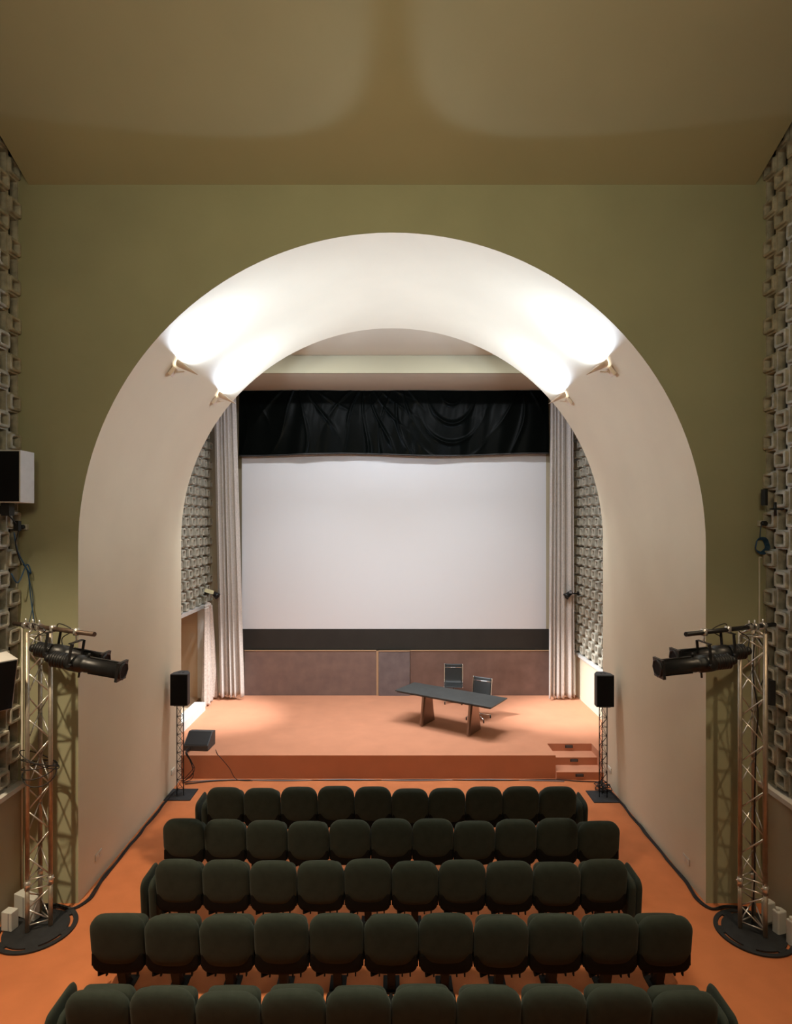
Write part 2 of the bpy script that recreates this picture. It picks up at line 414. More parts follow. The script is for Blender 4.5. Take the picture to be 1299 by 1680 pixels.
tag(obj('curtain_knot', MB().lathe([(-.13, .01), (-.09, .05), (-.02, .04), (.04, .075), (.11, .05), (.15, .01)], (-4.45, 14.68, EYE-1.96), (.2, 1, .15), 12), 'silver2'), 'bunched white cloth knot above the doorway curtain', 'cloth knot')

# ------------------------------------------------------------ wall lamps on the arch soffit
def arch_lamp(sg, y, label):
    th = math.radians(38.2)
    P = Vector((sg*R*math.cos(th), y, ZC+R*math.sin(th)))
    n_ = Vector((-sg*math.cos(th), 0, -math.sin(th))); tt = Vector((-sg*math.sin(th), 0, math.cos(th)))
    Y = Vector((0, 1, 0))
    L = lambda a, b, c=0: P+n_*a+tt*b+Y*c
    o = thing('arch_wall_lamp', label, 'wall lamp', P, 0, 'wall lamps on the arch')
    rot = Matrix((n_, Y, tt)).transposed()
    obj('wall_box', MB().box(L(.035, 0), (.06, .11, .13), rot), 'lampw', o, bevel=.006)
    obj('arm', MB().cyl(L(.06, .01), L(.16, .10), .009).box(L(.065, .02), (.03, .04, .05), rot), 'lampw', o)
    mb = MB(); n = 18; org = L(.035, .185)
    prof = [(0, .12), (.07, .098), (.15, .066), (.23, .034), (.29, .012), (.31, .002)]
    vs = []; fs = []
    for d_, r_ in prof:
        for i in range(n+1):
            a = PI+PI*i/n
            vs.append(org+n_*d_+Y*(r_*1.1*math.cos(a))+tt*(r_*.75*math.sin(a)))
    for j in range(len(prof)-1):
        for i in range(n): fs.append((j*(n+1)+i, j*(n+1)+i+1, (j+1)*(n+1)+i+1, (j+1)*(n+1)+i))
    mb.add(vs, fs, True)
    obj('lamp_shade', mb, 'lampw', o, solid=.004, fix=False)
    obj('bulb', MB().cyl(L(.09, .155, -.05), L(.09, .155, .05), .012), 'bulb', o)
    q = L(.11, .200)
    spot(q, q+tt+n_*.03, 178, 125, .45, NEUT, .035)
    area(q, tt+n_*.03, .16, .10, 44, NEUT)
for sg, sn in ((-1, 'left'), (1, 'right')):
    arch_lamp(sg, 8.59, 'cream cone wall lamp on the arch %s side, nearer the front edge' % sn)
    arch_lamp(sg, 10.65, 'cream cone wall lamp on the arch %s side, nearer the stage' % sn)

# ------------------------------------------------------------ auditorium seats
def outline(wd, z0, z1, rt, rb, inset=0, sag=.0, n=7):
    """rounded outline in x,z; corner radius rt at the top, rb below"""
    hw = wd/2-inset; a, b = z0+inset, z1-inset; rt = max(rt-inset*.6, .01); rb = max(rb-inset*.6, .01)
    pts = []
    for (cx, cz, r_, s0) in ((hw-rb, a+rb, rb, -PI/2), (hw-rt, b-rt, rt, 0), (-hw+rt, b-rt, rt, PI/2), (-hw+rb, a+rb, rb, PI)):
        for i in range(n):
            t_ = s0+PI/2*i/(n-1); pts.append([cx+r_*math.cos(t_), cz+r_*math.sin(t_)])
    out = []
    m_ = len(pts)
    for i in range(m_):                    # more points on the long edges
        p, q = pts[i], pts[(i+1) % m_]; out.append(p)
        if math.hypot(p[0]-q[0], p[1]-q[1]) > .08:
            for k in (1, 2, 3): out.append([p[0]+(q[0]-p[0])*k/4, p[1]+(q[1]-p[1])*k/4])
    mid = (z0+z1)/2
    for p in out:
        q = max(0, 1-(p[0]/hw)**2) if hw > 0 else 0
        if p[1] < mid: p[1] -= sag*q
        else: p[1] += .010*q
    return out
def pad(wd, z0, z1, rt, rb, layers, sag=0, lean=0, zref=0):
    loops = []
    for y, ins in layers:
        loops.append([(x, y-(z-zref)*lean, z) for x, z in outline(wd, z0, z1, rt, rb, ins, sag)])
    return MB().loft(loops)
LEAN = .14
def make_seat(loc, label):
    t = thing('cinema_seat', label, 'seat', loc, 0, 'auditorium seats')
    back = pad(.544, .36, .872, .15, .14, [(-.004, .16), (.0, .09), (.010, .045), (.026, .015), (.05, .0), (.085, .0), (.105, .015), (.118, .05), (.122, .10)], .035, LEAN, .88)
    obj('backrest', back, 'seat', t, local=True)
    sh = pad(.52, .285, .50, .04, .07, [(.012, .03), (.018, .008), (.03, 0), (.10, 0), (.11, .01), (.115, .04)], .03, LEAN, .88)
    for k in (-.20, -.12, .11, .19): sh.box((k, .12, .262), (.014, .03, .05))
    sh.box((-.262, .16, .40), (.018, .10, .12)).box((.262, .16, .40), (.018, .10, .12))
    obj('back_shell', sh, 'shell', t, local=True)
    cu = pad(.47, .34, .745, .07, .07, [(.200, .06), (.206, .02), (.225, 0), (.29, 0), (.318, .02), (.33, .06)], 0, -.02, .5)
    obj('seat_cushion', cu, 'seat', t, local=True)
    pd = MB()
    Lp = []
    for y, z, wx, wy in ((.19, .33, .062, .05), (.22, .20, .055, .05), (.27, .06, .05, .06), (.28, .022, .06, .075)):
        Lp.append([(-wx/1, y-wy, z), (wx/1, y-wy, z), (wx/1, y+wy, z), (-wx/1, y+wy, z)])
    pd.loft([[(x*.75, y, z) for x, y, z in l] for l in Lp], False)
    obj('pedestal', pd, 'ped', t, local=True)
    ar = pad(.05, .33, .60, .02, .02, [(.205, .012), (.215, .004), (.225, 0), (.37, 0), (.395, .006), (.40, .015)], 0, 0, .5)
    ar.v = [(x+.2748, y, z) for x, y, z in ar.v]
    obj('armrest', ar, 'shell', t, local=True)
    fo = MB().box((0, .30, .012), (.17, .24, .02)).cyl((-.06, .21, .02), (-.06, .21, .04), .012).cyl((.06, .21, .02), (.06, .21, .04), .012)
    obj('foot_plate', fo, 'ped', t, local=True)
    return t
def end_arms(seat, sg):
    """two upright padded side pieces on the outer side of an end seat"""
    for nm, x0, th_, y0, y1, zt in (('arm_pad', .305 if sg > 0 else .277, .075, .05, .46, .635), ('side_panel', .385, .05, .02, .52, .665)):
        loops = []
        for x, ins in ((0, .03), (.25, .008), (.5, 0), (.75, .008), (1, .03)):
            pr = []
            r1 = .11
            ya, yb, za, zb = y0+ins, y1-ins, .10+ins, zt-ins
            for (cy, cz, r_, a0) in ((yb-.03, za+.03, .03, -PI/2), (yb-r1, zb-r1, r1, 0), (ya+.09, zb-.09, .09, PI/2), (ya+.03, za+.03, .03, PI)):
                for i in range(6):
                    a = a0+PI/2*i/5; pr.append((cy+r_*math.cos(a), cz+r_*math.sin(a)))
            loops.append([(sg*(x0+th_*x), y-(.10*(z-.5)), z) for y, z in pr])
        obj(nm, MB().loft(loops), 'seat', seat, local=True)
ordn = ['first', 'second', 'third', 'fourth', 'fifth', 'sixth', 'seventh', 'eighth', 'ninth', 'tenth', 'eleventh']
rows = [(8.985, 10, 'row nearest the stage', True), (7.985, 11, 'second row from the stage', False), (7.005, 10, 'third row from the stage', True),
        (6.025, 11, 'fourth row from the stage', False), (5.055, 10, 'row nearest the viewer', True)]
proto = None
for d, n_, rn, ends in rows:
    for i in range(n_):
        x = (i-(n_-1)/2)*.5497-.008
        lab = 'dark grey fabric folding seat, %s from left in the %s' % (ordn[i], rn)
        loc = (x, d+random.uniform(-.012, .012), random.uniform(-.006, 0)*0)
        rz = random.uniform(-.012, .012)
        if proto is None: proto = make_seat(loc, lab); s_ = proto
        else:
            s_ = dup(base_copy, loc, rz, lab)
        if proto is s_:
            base_copy = proto
        # individual backs stand a touch higher or lower
        dz = random.uniform(-.018, .02)
        for ch in s_.children:
            if ch.name.startswith('backrest') and s_ is not proto: ch.location.z = dz
        if ends and i in (0, n_-1) and s_ is not proto: end_arms(s_, -1 if i == 0 else 1)
end_arms(proto, -1)      # the very first seat gets its side pieces last so that copies stay plain

# ------------------------------------------------------------ lattice towers with profile spotlights
def tower(P, zc, base, rb, label, sgn):
    t = thing('lattice_tower', label, 'truss tower', (base[0], base[1], 0), 0, 'truss towers')
    P = [Vector((x, y, 0)) for x, y in P]
    H = 3.53; zj = .57
    for p in P:
        mb = MB().cyl(p+Vector((0, 0, .03)), p+Vector((0, 0, zj-.012)), .025, n=14).cyl(p+Vector((0, 0, zj+.012)), p+Vector((0, 0, H)), .025, n=14)
        c = obj('upright', mb, 'alu', t)
        obj('coupling', MB().cyl(p+Vector((0, 0, zj-.05)), p+Vector((0, 0, zj+.05)), .031, n=14).cyl(p+Vector((-.045, 0, zj+.02)), p+Vector((.045, 0, zj+.02)), .008), 'alus', c)
    for a in range(3):
        p, q = P[a], P[(a+1) % 3]
        mb = MB()
        for z in (.10, zj-.06, zj+.06, H-.05): mb.cyl(p+Vector((0, 0, z)), q+Vector((0, 0, z)), .008, n=8)
        z = .10; k = a
        while z < zj-.10:
            z2 = min(z+.19, zj-.06); (u, v) = (p, q) if k % 2 else (q, p)
            mb.cyl(u+Vector((0, 0, z)), v+Vector((0, 0, z2)), .008, n=8); z = z2; k += 1
        z = zj+.06
        while z < H-.08:
            z2 = min(z+.27, H-.05); (u, v) = (p, q) if k % 2 else (q, p)
            mb.cyl(u+Vector((0, 0, z)), v+Vector((0, 0, z2)), .008, n=8); z = z2; k += 1
        obj('bracing', mb, 'alus', t)
    # round base with curved slots near the rim
    mb = MB(); bx, by = base; n = 96
    def ringq(r0, r1, a0, a1, z0=.004, z1=.024):
        m_ = max(2, int((a1-a0)/(2*PI)*n)); vs = []; fs = []
        for i in range(m_+1):
            a = a0+(a1-a0)*i/m_; c, s_ = math.cos(a), math.sin(a)
            vs += [(bx+r0*c, by+r0*s_, z0), (bx+r1*c, by+r1*s_, z0), (bx+r1*c, by+r1*s_, z1), (bx+r0*c, by+r0*s_, z1)]
        for i in range(m_):
            for k in range(4): fs.append((4*i+k, 4*i+(k+1) % 4, 4*i+4+(k+1) % 4, 4*i+4+k))
        fs += [(0, 1, 2, 3), (4*m_+3, 4*m_+2, 4*m_+1, 4*m_)]
        mb.add(vs, fs)
    mb.cyl((bx, by, .004), (bx, by, .024), rb*.80, n=64)
    for q in range(6):
        ringq(rb*.80, rb*.88, q*PI/3+.75, q*PI/3+1.10)
    ringq(rb*.88, rb, 0, 2*PI)
    obj('base_plate', mb, 'rubber', t, bevel=.002)
    return t
LP = [(-4.26, 7.12), (-4.055, 7.24), (-4.27, 7.40)]
RP = [(4.11, 7.20), (4.305, 7.03), (4.335, 7.31)]
tower(LP, 0, (-4.20, 7.20), .44, 'aluminium lattice tower on round black base at left wall', -1)
tower(RP, 0, (4.235, 7.14), .42, 'aluminium lattice tower on round black base at right wall', 1)
def bar(sg, a, b, side):
    t = thing('lighting_bar', 'steel pipe clamped across the top of the %s lattice tower' % side, 'pipe', a, 0, 'lighting pipes')
    a = Vector(a); b = Vector(b); u = (b-a).normalized()
    obj('pipe', MB().cyl(a, b, .026, n=16), 'pipe' if sg < 0 else 'blackm', t)
    mb = MB()
    for p in (LP if sg < 0 else RP)[:]:
        q = Vector((p[0], p[1], a.z)); f = max(.03, min((b-a).length-.05, (q-a).dot(u)))
        c = a+u*f
        mb.cyl(c-u*.03, c+u*.03, .042, n=12).cyl((p[0], p[1], 3.50), (c.x, c.y, c.z-.03), .014, n=8).cyl(c+Vector((0, 0, .02)), c+Vector((0, 0, .08)), .01, n=6)
    obj('clamp', mb, 'alus', t)
    return a, u
def profile_spot(sg, hang, zb, piv, ax, label, off=.1):
    """hang: point on the pipe; cen: pivot on the body; ax: beam direction"""
    ax = Vector(ax).normalized(); piv = Vector((hang[0], hang[1], zb-(.265 if off > .1 else .345))) if piv is None else Vector(piv); cen = piv+ax*off; hang = Vector(hang)
    t = thing('profile_spotlight', label, 'spotlight', hang, 0, 'profile spotlights')
    prof = [(-.40, 0), (-.40, .045), (-.375, .055), (-.36, .055), (-.355, .035), (-.335, .035), (-.33, .075)]
    for k in range(6): prof += [(-.32+.028*k, .10), (-.305+.028*k, .10), (-.304+.028*k, .088), (-.294+.028*k, .088)]
    prof += [(-.14, .105), (-.10, .112), (.02, .112), (.03, .095), (.06, .092)]
    prof = [(d_, r_*.88) for d_, r_ in prof]
    obj('lamp_housing', MB().lathe(prof, cen, ax, 20), 'blackm', t)
    up = Vector((0, 0, 1)); sd = ax.cross(up).normalized(); up2 = sd.cross(ax)
    rot = Matrix((ax, sd, up2)).transposed()
    mb = MB().lathe([(.06, .092), (.09, .088), (.10, .085), (.44, .085), (.445, .10), (.50, .102), (.502, .088), (.47, .08)], cen, ax, 8)
    mb.box(cen+ax*.27+up2*.088, (.34, .03, .012), rot).box(cen+ax*.27-up2*.088, (.34, .03, .012), rot)
    mb.box(cen+ax*.47, (.03, .21, .21), rot)
    obj('lens_tube', mb, 'blackm', t)
    obj('lens', MB().cyl(cen+ax*.485, cen+ax*.492, .08, n=20), 'glassl', t)
    mb = MB()
    for s_ in (-1, 1):
        mb.box(piv+sd*s_*.125+up*.11, (.03, .008, .25), rot)
        mb.cyl(piv+sd*s_*.105, piv+sd*s_*.16, .02, n=10)
    mb.box(piv+up*.235, (.035, .26, .008), rot)
    obj('yoke', mb, 'blackm', t)
    top = hang
    mb = MB().cyl(piv+up*.235, hang-up*.02, .011, n=8).cyl(hang-Vector((.0, 0, .035)), hang+Vector((0, 0, .04)), .036, n=10)
    obj('hook_clamp', mb, 'alus', t)
    obj('knob', MB().cyl(cen-up2*.10, cen-up2*.155, .012, n=8).cyl(cen+ax*.08+up2*.09, cen+ax*.08+up2*.13, .012, n=8), 'blackp', t)
zb = EYE-1.20
a, u = bar(-1, (-4.56, 7.36, zb+.0), (-3.24, 6.64, zb), 'left')
profile_spot(-1, a+u*.76, zb, None, (1, -.05, -.17), 'black profile spotlight on left tower pipe, farther from the pipe end', .14)
profile_spot(-1, a+u*1.19, zb, None, (1, -.05, -.16), 'black profile spotlight on left tower pipe, nearer the free pipe end', .05)
a, u = bar(1, (4.58, 7.30, zb+.0), (3.20, 6.64, zb), 'right')
profile_spot(1, a+u*.84, zb, None, (-1, -.05, -.09), 'black profile spotlight on right tower pipe, farther from the pipe end', .14)
profile_spot(1, a+u*1.24, zb, None, (-1, -.05, -.09), 'black profile spotlight on right tower pipe, nearer the free pipe end', .04)

# ------------------------------------------------------------ loudspeakers
def wall_speaker(c, dim, rot, front, label):
    """front: +1 +x face, otherwise -y face carries the grille"""
    t = thing('wall_loudspeaker', label, 'loudspeaker', c, 0, 'white wall loudspeakers')
    obj('cabinet', MB().box(c, dim, rot), 'white', t, bevel=.006)
    c = Vector(c)
    if front == 'y':
        obj('grille', MB().box(c+rot @ Vector((0, -dim[1]/2-.004, 0)), (dim[0]-.03, .012, dim[2]-.03), rot), 'grille', t)
    else:
        obj('grille', MB().box(c+rot @ Vector((dim[0]/2+.004, 0, 0)), (.012, dim[1]-.03, dim[2]-.03), rot), 'grille', t)
    return t
I3 = Matrix.Identity(3)
t = wall_speaker((-4.475, 7.26, EYE+.56), (.27, .28, .615), I3, 'y', 'white loudspeaker with black front high on left block wall')
obj('bracket', MB().bbox((-4.62, 7.2, EYE+.10), (-4.52, 7.3, EYE+.25)).bbox((-4.66, 7.22, EYE+.12), (-4.6, 7.28, EYE+.22)), 'blackm', t)
rot = Matrix.Rotation(math.radians(-32), 3, 'Z') @ Matrix.Rotation(math.radians(12), 3, 'Y')
t = wall_speaker((-4.46, 6.83, EYE-1.78), (.26, .33, .60), rot, 'x', 'white loudspeaker tilted down behind the left lattice tower')
obj('bracket', MB().bbox((-4.66, 6.78, EYE-1.85), (-4.55, 6.88, EYE-1.70)), 'blackm', t)

def mast_speaker(x, y, side):
    t = thing('lattice_speaker_stand', 'thin black lattice speaker stand on square plate at the %s jamb' % side, 'speaker stand', (x, y, 0), 0, 'lattice speaker stands')
    obj('base_plate', MB().box((x+(.0 if x > 0 else -.0), y, .008), (.46, .46, .014)), 'rubber', t, bevel=.002)
    r_ = .075; H = 1.60; P = [Vector((x+r_*math.cos(a), y+r_*math.sin(a), 0)) for a in (math.radians(200), math.radians(320), math.radians(80))]
    for p in P: obj('upright', MB().cyl(p+Vector((0, 0, .014)), p+Vector((0, 0, H)), .0085, n=8), 'blackm', t)
    for a in range(3):
        mb = MB(); p, q = P[a], P[(a+1) % 3]; z = .12; k = a
        while z < H-.05:
            z2 = min(z+.16, H-.02); u, v = (p, q) if k % 2 else (q, p)
            mb.cyl(p+Vector((0, 0, z)), q+Vector((0, 0, z)), .0045, n=6)
            mb.cyl(u+Vector((0, 0, z)), v+Vector((0, 0, z2)), .004, n=6); z = z2; k += 1
        obj('bracing', mb, 'blackm', t)
    obj('top_plate', MB().box((x, y, H+.006), (.2, .2, .012)), 'blackm', t)
    s_ = thing('stand_loudspeaker', 'black loudspeaker on the thin lattice stand at the %s jamb' % side, 'loudspeaker', (x, y, H+.012), 0, 'black stand loudspeakers')
    poly = [(-.155, -.13), (.155, -.13), (.145, .02), (.07, .15), (-.07, .15), (-.145, .02)]
    obj('cabinet', MB().prism(poly, lambda a, b: (x+a, y+b, H+.013), lambda a, b: (x+a, y+b, H+.57)), 'cabgrey', s_, bevel=.01)
    obj('grille', MB().bbox((x-.145, y-.142, H+.03), (x+.145, y-.128, H+.555)), 'grille', s_)
    for k in (-.035, .035): obj('handle', MB().bbox((x+k-.015, y-.02, H+.566), (x+k+.015, y+.05, H+.576)), 'blackp', s_)
mast_speaker(-3.725, 10.78, 'left'); mast_speaker(3.70, 10.70, 'right')

# wedge monitor on the stage
t = thing('wedge_monitor', 'dark grey wedge monitor speaker at the left front stage edge', 'monitor speaker', (-3.755, 11.90, SH))
poly = [(-.24, 0), (.22, 0), (.27, .10), (.12, .36), (-.05, .38)]
rz = Matrix.Rotation(math.radians(-4), 3, 'Z')
f = lambda s_: (lambda a, b: tuple(rz @ Vector((s_, a, b))+Vector((-3.755, 11.90, SH+.002))))
obj('cabinet', MB().prism([(a, b*.85) for a, b in [(-.20, 0), (.20, 0), (.21, .32), (.06, .35), (-.20, .12)]], f(-.24), f(.24)), 'cabgrey', t, bevel=.01)
g = MB()
for (a, b) in [((-.19, .13*.85), (.045, .342*.85))]:
    nrm = Vector((0, -(b[1]-a[1]), (b[0]-a[0]))).normalized()*.008
    q = []
    for s_ in (-.22, .22):
        for p in (a, b): q.append(Vector((s_, p[0], p[1]))+nrm)
    q = [rz @ v+Vector((-3.755, 11.90, SH+.002)) for v in q]
    g.add(q+[v-Vector((0, 0, .006)) for v in q], [(0, 1, 3, 2), (4, 6, 7, 5), (0, 2, 6, 4), (1, 5, 7, 3), (0, 4, 5, 1), (2, 3, 7, 6)])
obj('grille', g, 'blackp', t)

# white plinth beside the doorway
tag(obj('stage_plinth', MB().bbox((-XW+.06, 12.75, SH+.002), (-4.36, 14.25, SH+.20)), 'white', bevel=.004), 'low white plinth on the stage under the left doorway', 'plinth')

# ------------------------------------------------------------ conference table and swivel chairs
TH = .73
ang = math.atan2(-1.27, 1.905)
tb = thing('conference_table', 'long dark slate table on two tapered pedestals on the stage', 'table', (1.235, 13.02, SH), ang)
obj('tabletop', MB().box((0, 0, TH-.012), (2.28, .80, .024)).box((0, 0, TH-.036), (2.22, .74, .026)), 'tabletop', tb, local=True, bevel=.003)
for s_ in (-1, 1):
    sx = s_*.56
    L = []
    for z, hy, hx in ((.02, .255, .045), (.30, .20, .042), (.68, .13, .05)):
        L.append([(sx-hx, -hy, z), (sx+hx*.3, -hy-.02, z), (sx+hx, -hy, z), (sx+hx, hy, z), (sx-hx, hy, z)])
    lg = obj('leg', MB().loft(L, False), 'tleg', tb, local=True, bevel=.004)
    lm = MB()
    for yy in (-.235, .235): lm.cyl((sx, yy, .002), (sx, yy, .024), .022, n=12)
    obj('glide', lm, 'chrome', lg, local=True)

def swivel(loc, rz, label):
    """faces -y locally"""
    t = thing('swivel_chair', label, 'chair', loc, rz, 'swivel chairs')
    def side(u):          # seat and back profile (y, z): back top -> crease -> front edge
        pts = [(.25, .885), (.225, .75), (.20, .60), (.165, .47), (.10, .435), (-.05, .435), (-.18, .445), (-.24, .425)]
        k = u*(len(pts)-1); i = min(int(k), len(pts)-2); f_ = k-i
        return pts[i][0]+(pts[i+1][0]-pts[i][0])*f_, pts[i][1]+(pts[i+1][1]-pts[i][1])*f_
    pp_ = smooth_path([(0, *side(i/7)) for i in range(8)], 4)
    cut = 14
    def sheet(lo, hi): return MB().grid(10, hi-lo, lambda u, v: (-.21+.42*u, pp_[lo+int(round(v*(hi-lo)))].y+.012*math.sin(PI*u), pp_[lo+int(round(v*(hi-lo)))].z-.006*math.sin(PI*u)))
    obj('backrest', sheet(0, cut), 'mesh', t, local=True, solid=.012, fix=False)
    obj('seat', sheet(cut, len(pp_)-1), 'mesh', t, local=True, solid=.014, fix=False)
    for s_ in (-1, 1): obj('side_rail', MB().tube([(s_*.222, p.y, p.z) for p in pp_], .011, 8), 'chrome', t, local=True)
    obj('cross_bar', MB().cyl((-.22, .236, .80), (.22, .236, .80), .009, n=8).tube(smooth_path([(-.22, -.02, .43), (-.12, -.01, .385), (.12, -.01, .385), (.22, -.02, .43)]), .011, 8), 'chrome', t, local=True)
    for s_ in (-1, 1): obj('seat_bracket', MB().tube(smooth_path([(s_*.222, .10, .435), (s_*.215, .06, .40), (s_*.215, -.06, .40), (s_*.222, -.12, .44)]), .010, 8), 'chrome', t, local=True)
    obj('column', MB().cyl((0, 0, .11), (0, 0, .39), .024, n=12).cyl((0, 0, .09), (0, 0, .15), .04, n=12), 'chrome', t, local=True)
    for k in range(4):
        a = PI/4+k*PI/2; c, s2 = math.cos(a), math.sin(a)
        st_ = obj('base_arm', MB().cyl((0, 0, .12), (c*.30, s2*.30, .065), .017, .012, 8), 'chrome', t, local=True)
        obj('glide', MB().cyl((c*.29, s2*.29, .002), (c*.29, s2*.29, .07), .014, n=10), 'blackp', st_, local=True)
    return t
c1 = swivel((1.50, 14.90, SH), math.radians(-6), 'black mesh swivel chair behind the table, close to the brown board')
c2 = dup(c1, (1.93, 13.62, SH), math.radians(-30), 'black mesh swivel chair pushed in at the right half of the table')

# ------------------------------------------------------------ small stage lamps beside the curtains
for sg, yy, zz, lab in ((-1, 15.0, EYE-1.72, 'small black clamp spotlight with pale card beside the left stage curtain'), (1, 15.05, EYE-1.73, 'small black clamp spotlight beside the right stage curtain')):
    x = sg*4.36
    t = thing('clamp_spotlight', lab, 'spotlight', (x, yy, zz), 0, 'clamp spotlights')
    obj('housing', MB().lathe([(-.10, 0), (-.10, .05), (.0, .06), (.06, .075), (.10, .085), (.10, .07), (.08, 0)], (x, yy, zz), (-sg*.7, -.2, -.5), 14), 'blackm', t)
    obj('bracket', MB().cyl((sg*(XW-.07), yy, zz+.02), (x, yy, zz+.02), .014).box((sg*(XW-.08), yy, zz+.02), (.02, .1, .1)), 'blackm', t)
    if sg < 0: obj('card', MB().box((x-.10, yy-.12, zz+.08), (.22, .02, .09), Matrix.Rotation(.3, 3, 'Y')), 'yellow', t)
    else: obj('card', MB().box((x+.02, yy-.10, zz+.06), (.06, .04, .05)), 'cableg', t)

# ------------------------------------------------------------ wall boxes, sockets, conduits
def plate(x, y, z, label, nx=2):
    sg = 1 if x > 0 else -1
    o = obj('wall_socket', MB().bbox((x, y-.09, z-.045), (x-sg*.012, y+.09, z+.045)), 'plate', bevel=.003)
    tag(o, label, 'wall socket', 'wall sockets')
    mb = MB()
    for k in (-.04, .04): mb.cyl((x-sg*.012, y+k, z), (x-sg*.016, y+k, z), .024, n=16)
    obj('socket_insert', mb, 'cream', o)
plate(-R+.001, 8.22, .33, 'pale double wall socket low on left jamb, nearer the lattice tower')
plate(R-.001, 8.20, .28, 'pale double wall socket low on right jamb, nearer the lattice tower')
plate(-R+.001, 11.02, .33, 'pale double wall socket low on left jamb behind the speaker stand')
plate(R-.001, 11.10, .33, 'pale double wall socket low on right jamb behind the speaker stand')
for sg, z, sd in ((-1, EYE-.035, 'left'), (1, EYE+.01, 'right')):
    x = sg*(4.62 if sg < 0 else 4.66)
    o = obj('junction_box', MB().bbox((x-.05, YF-.05, z-.035), (x+.035, YF-.001, z+.035)), 'weight', bevel=.004)
    tag(o, 'small pale junction box on the olive wall edge at %s' % sd, 'junction box', 'junction boxes')
    obj('plug', MB().cyl((x-.01, YF-.05, z), (x-.01, YF-.11, z), .03, n=12), 'blackp', o)
tag(obj('wall_conduit', MB().tube([(4.63, YF-.012, EYE-.42), (4.63, YF-.012, EYE-2.1)], .011).tube([(4.63, YF-.012, EYE-.42), (4.66, YF-.012, EYE-.42)], .011), 'plate'), 'thin pale conduit on the olive wall below the blue cable coil', 'conduit')
tag(obj('wall_conduit', MB().tube([(-4.66, YF-.02, EYE-1.3), (-4.66, YF-.02, .02)], .012), 'plate'), 'thin pale conduit in the left corner behind the lattice tower', 'conduit')
mb = MB()
for k in range(5):
    rr_ = .062+.006*k; c = (4.63, YF-.035-.012*k, EYE-.27)
    mb.tube([(c[0]+rr_*math.cos(a/24*2*PI), c[1]+.01*math.sin(a), c[2]+rr_*1.25*math.sin(a/24*2*PI)) for a in range(25)], .006, 6)
mb.tube([(4.62, YF-.04, EYE-.19), (4.62, YF-.06, EYE-.05), (4.63, YF-.06, EYE+.0)], .005, 6)
tag(obj('cable_coil', mb, 'blue'), 'coil of blue cable hung on the right wall edge', 'cable')
mb = MB().tube(smooth_path([(-4.62, 7.45, EYE-.10), (-4.60, 7.5, EYE-.35), (-4.52, 7.62, EYE-.62), (-4.55, 7.6, EYE-.5), (-4.60, 7.5, EYE-.72), (-4.62, 7.4, EYE-.60)]), .008, 6)
mb.tube(smooth_path([(-4.60, 7.6, EYE-.50), (-4.55, 7.62, EYE-.60), (-4.53, 7.64, EYE-.9), (-4.46, 7.6, EYE-1.22)]), .007, 6)
mb.tube(smooth_path([(-4.56, 7.62, EYE-.58), (-4.51, 7.66, EYE-.95), (-4.55, 7.64, EYE-1.25)]), .005, 6)
tag(obj('hanging_cable', mb, 'blue'), 'blue grey cables hanging beside the left block wall above the pipe', 'cable')
mb = MB().tube(smooth_path([(-4.6, 7.3, EYE+.12), (-4.55, 7.42, EYE-.05), (-4.60, 7.45, EYE-.25), (-4.56, 7.5, EYE-.5)]), .008, 6).box((-4.56, 7.42, EYE-.02), (.06, .06, .12))
tag(obj('hanging_cable', mb, 'cable'), 'black cable hanging under the upper left wall loudspeaker', 'cable')
o = thing('wall_bracket', 'black steel bracket arm on right block wall above the blue coil', 'bracket', (4.6, 7.25, EYE+.2))
obj('arm', MB().bbox((4.50, 7.24, EYE+.17), (4.66, 7.27, EYE+.19)).cyl((4.56, 7.255, EYE+.1), (4.56, 7.255, EYE+.26), .016), 'blackm', o)
obj('clamp', MB().box((4.58, 7.5, EYE+.33), (.03, .09, .2)), 'blackp', o)
tag(obj('wall_box', MB().box((4.615, 7.45, EYE-2.05), (.07, .12, .30)).tube([(4.59, 7.45, EYE-1.9), (4.58, 7.47, EYE-1.2)], .007), 'blackp'), 'small black box on the right block wall behind the lattice tower', 'box')
tag(obj('wall_plug', MB().box((-4.55, 15.16, EYE-2.5), (.12, .06, .10)).box((-4.55, 15.16, EYE-2.95), (.12, .06, .09)), 'blackp'), 'small black sockets beside the left stage curtain and doorway', 'socket')

# floor items beside the towers
def can(x, y, label, h=.30, m='weight'):
    o = thing('plastic_container', label, 'container', (x, y, 0), .3, 'pale containers by the towers')
    obj('body', MB().box((0, 0, h/2+.002), (.13, .09, h)), m, o, local=True, bevel=.015)
    obj('cap', MB().cyl((-.03, 0, h), (-.03, 0, h+.035), .022, n=12), m, o, local=True)
can(4.57, 6.94, 'pale container on floor right of the right tower, nearest the viewer', .29)
can(4.53, 7.13, 'pale container on floor right of the right tower, middle one', .28)
can(4.51, 7.31, 'pale container on floor right of the right tower, farthest back', .27)
o = thing('control_box', 'pale grey box on the floor behind the left tower uprights', 'box', (-4.43, 7.42, .026), -.4)
obj('body', MB().box((0, 0, .13), (.34, .12, .26)), 'weight', o, local=True, bevel=.008)
obj('seam', MB().box((0, -.062, .13), (.008, .006, .24)), 'cableg', o, local=True)
o = thing('control_box', 'small pale grey box left of the left lattice tower base', 'box', (-4.50, 7.18, .026), -.2)
obj('body', MB().box((0, 0, .11), (.14, .11, .22)), 'weight', o, local=True, bevel=.008)
obj('seam', MB().box((.03, -.057, .11), (.006, .006, .20)), 'cableg', o, local=True)

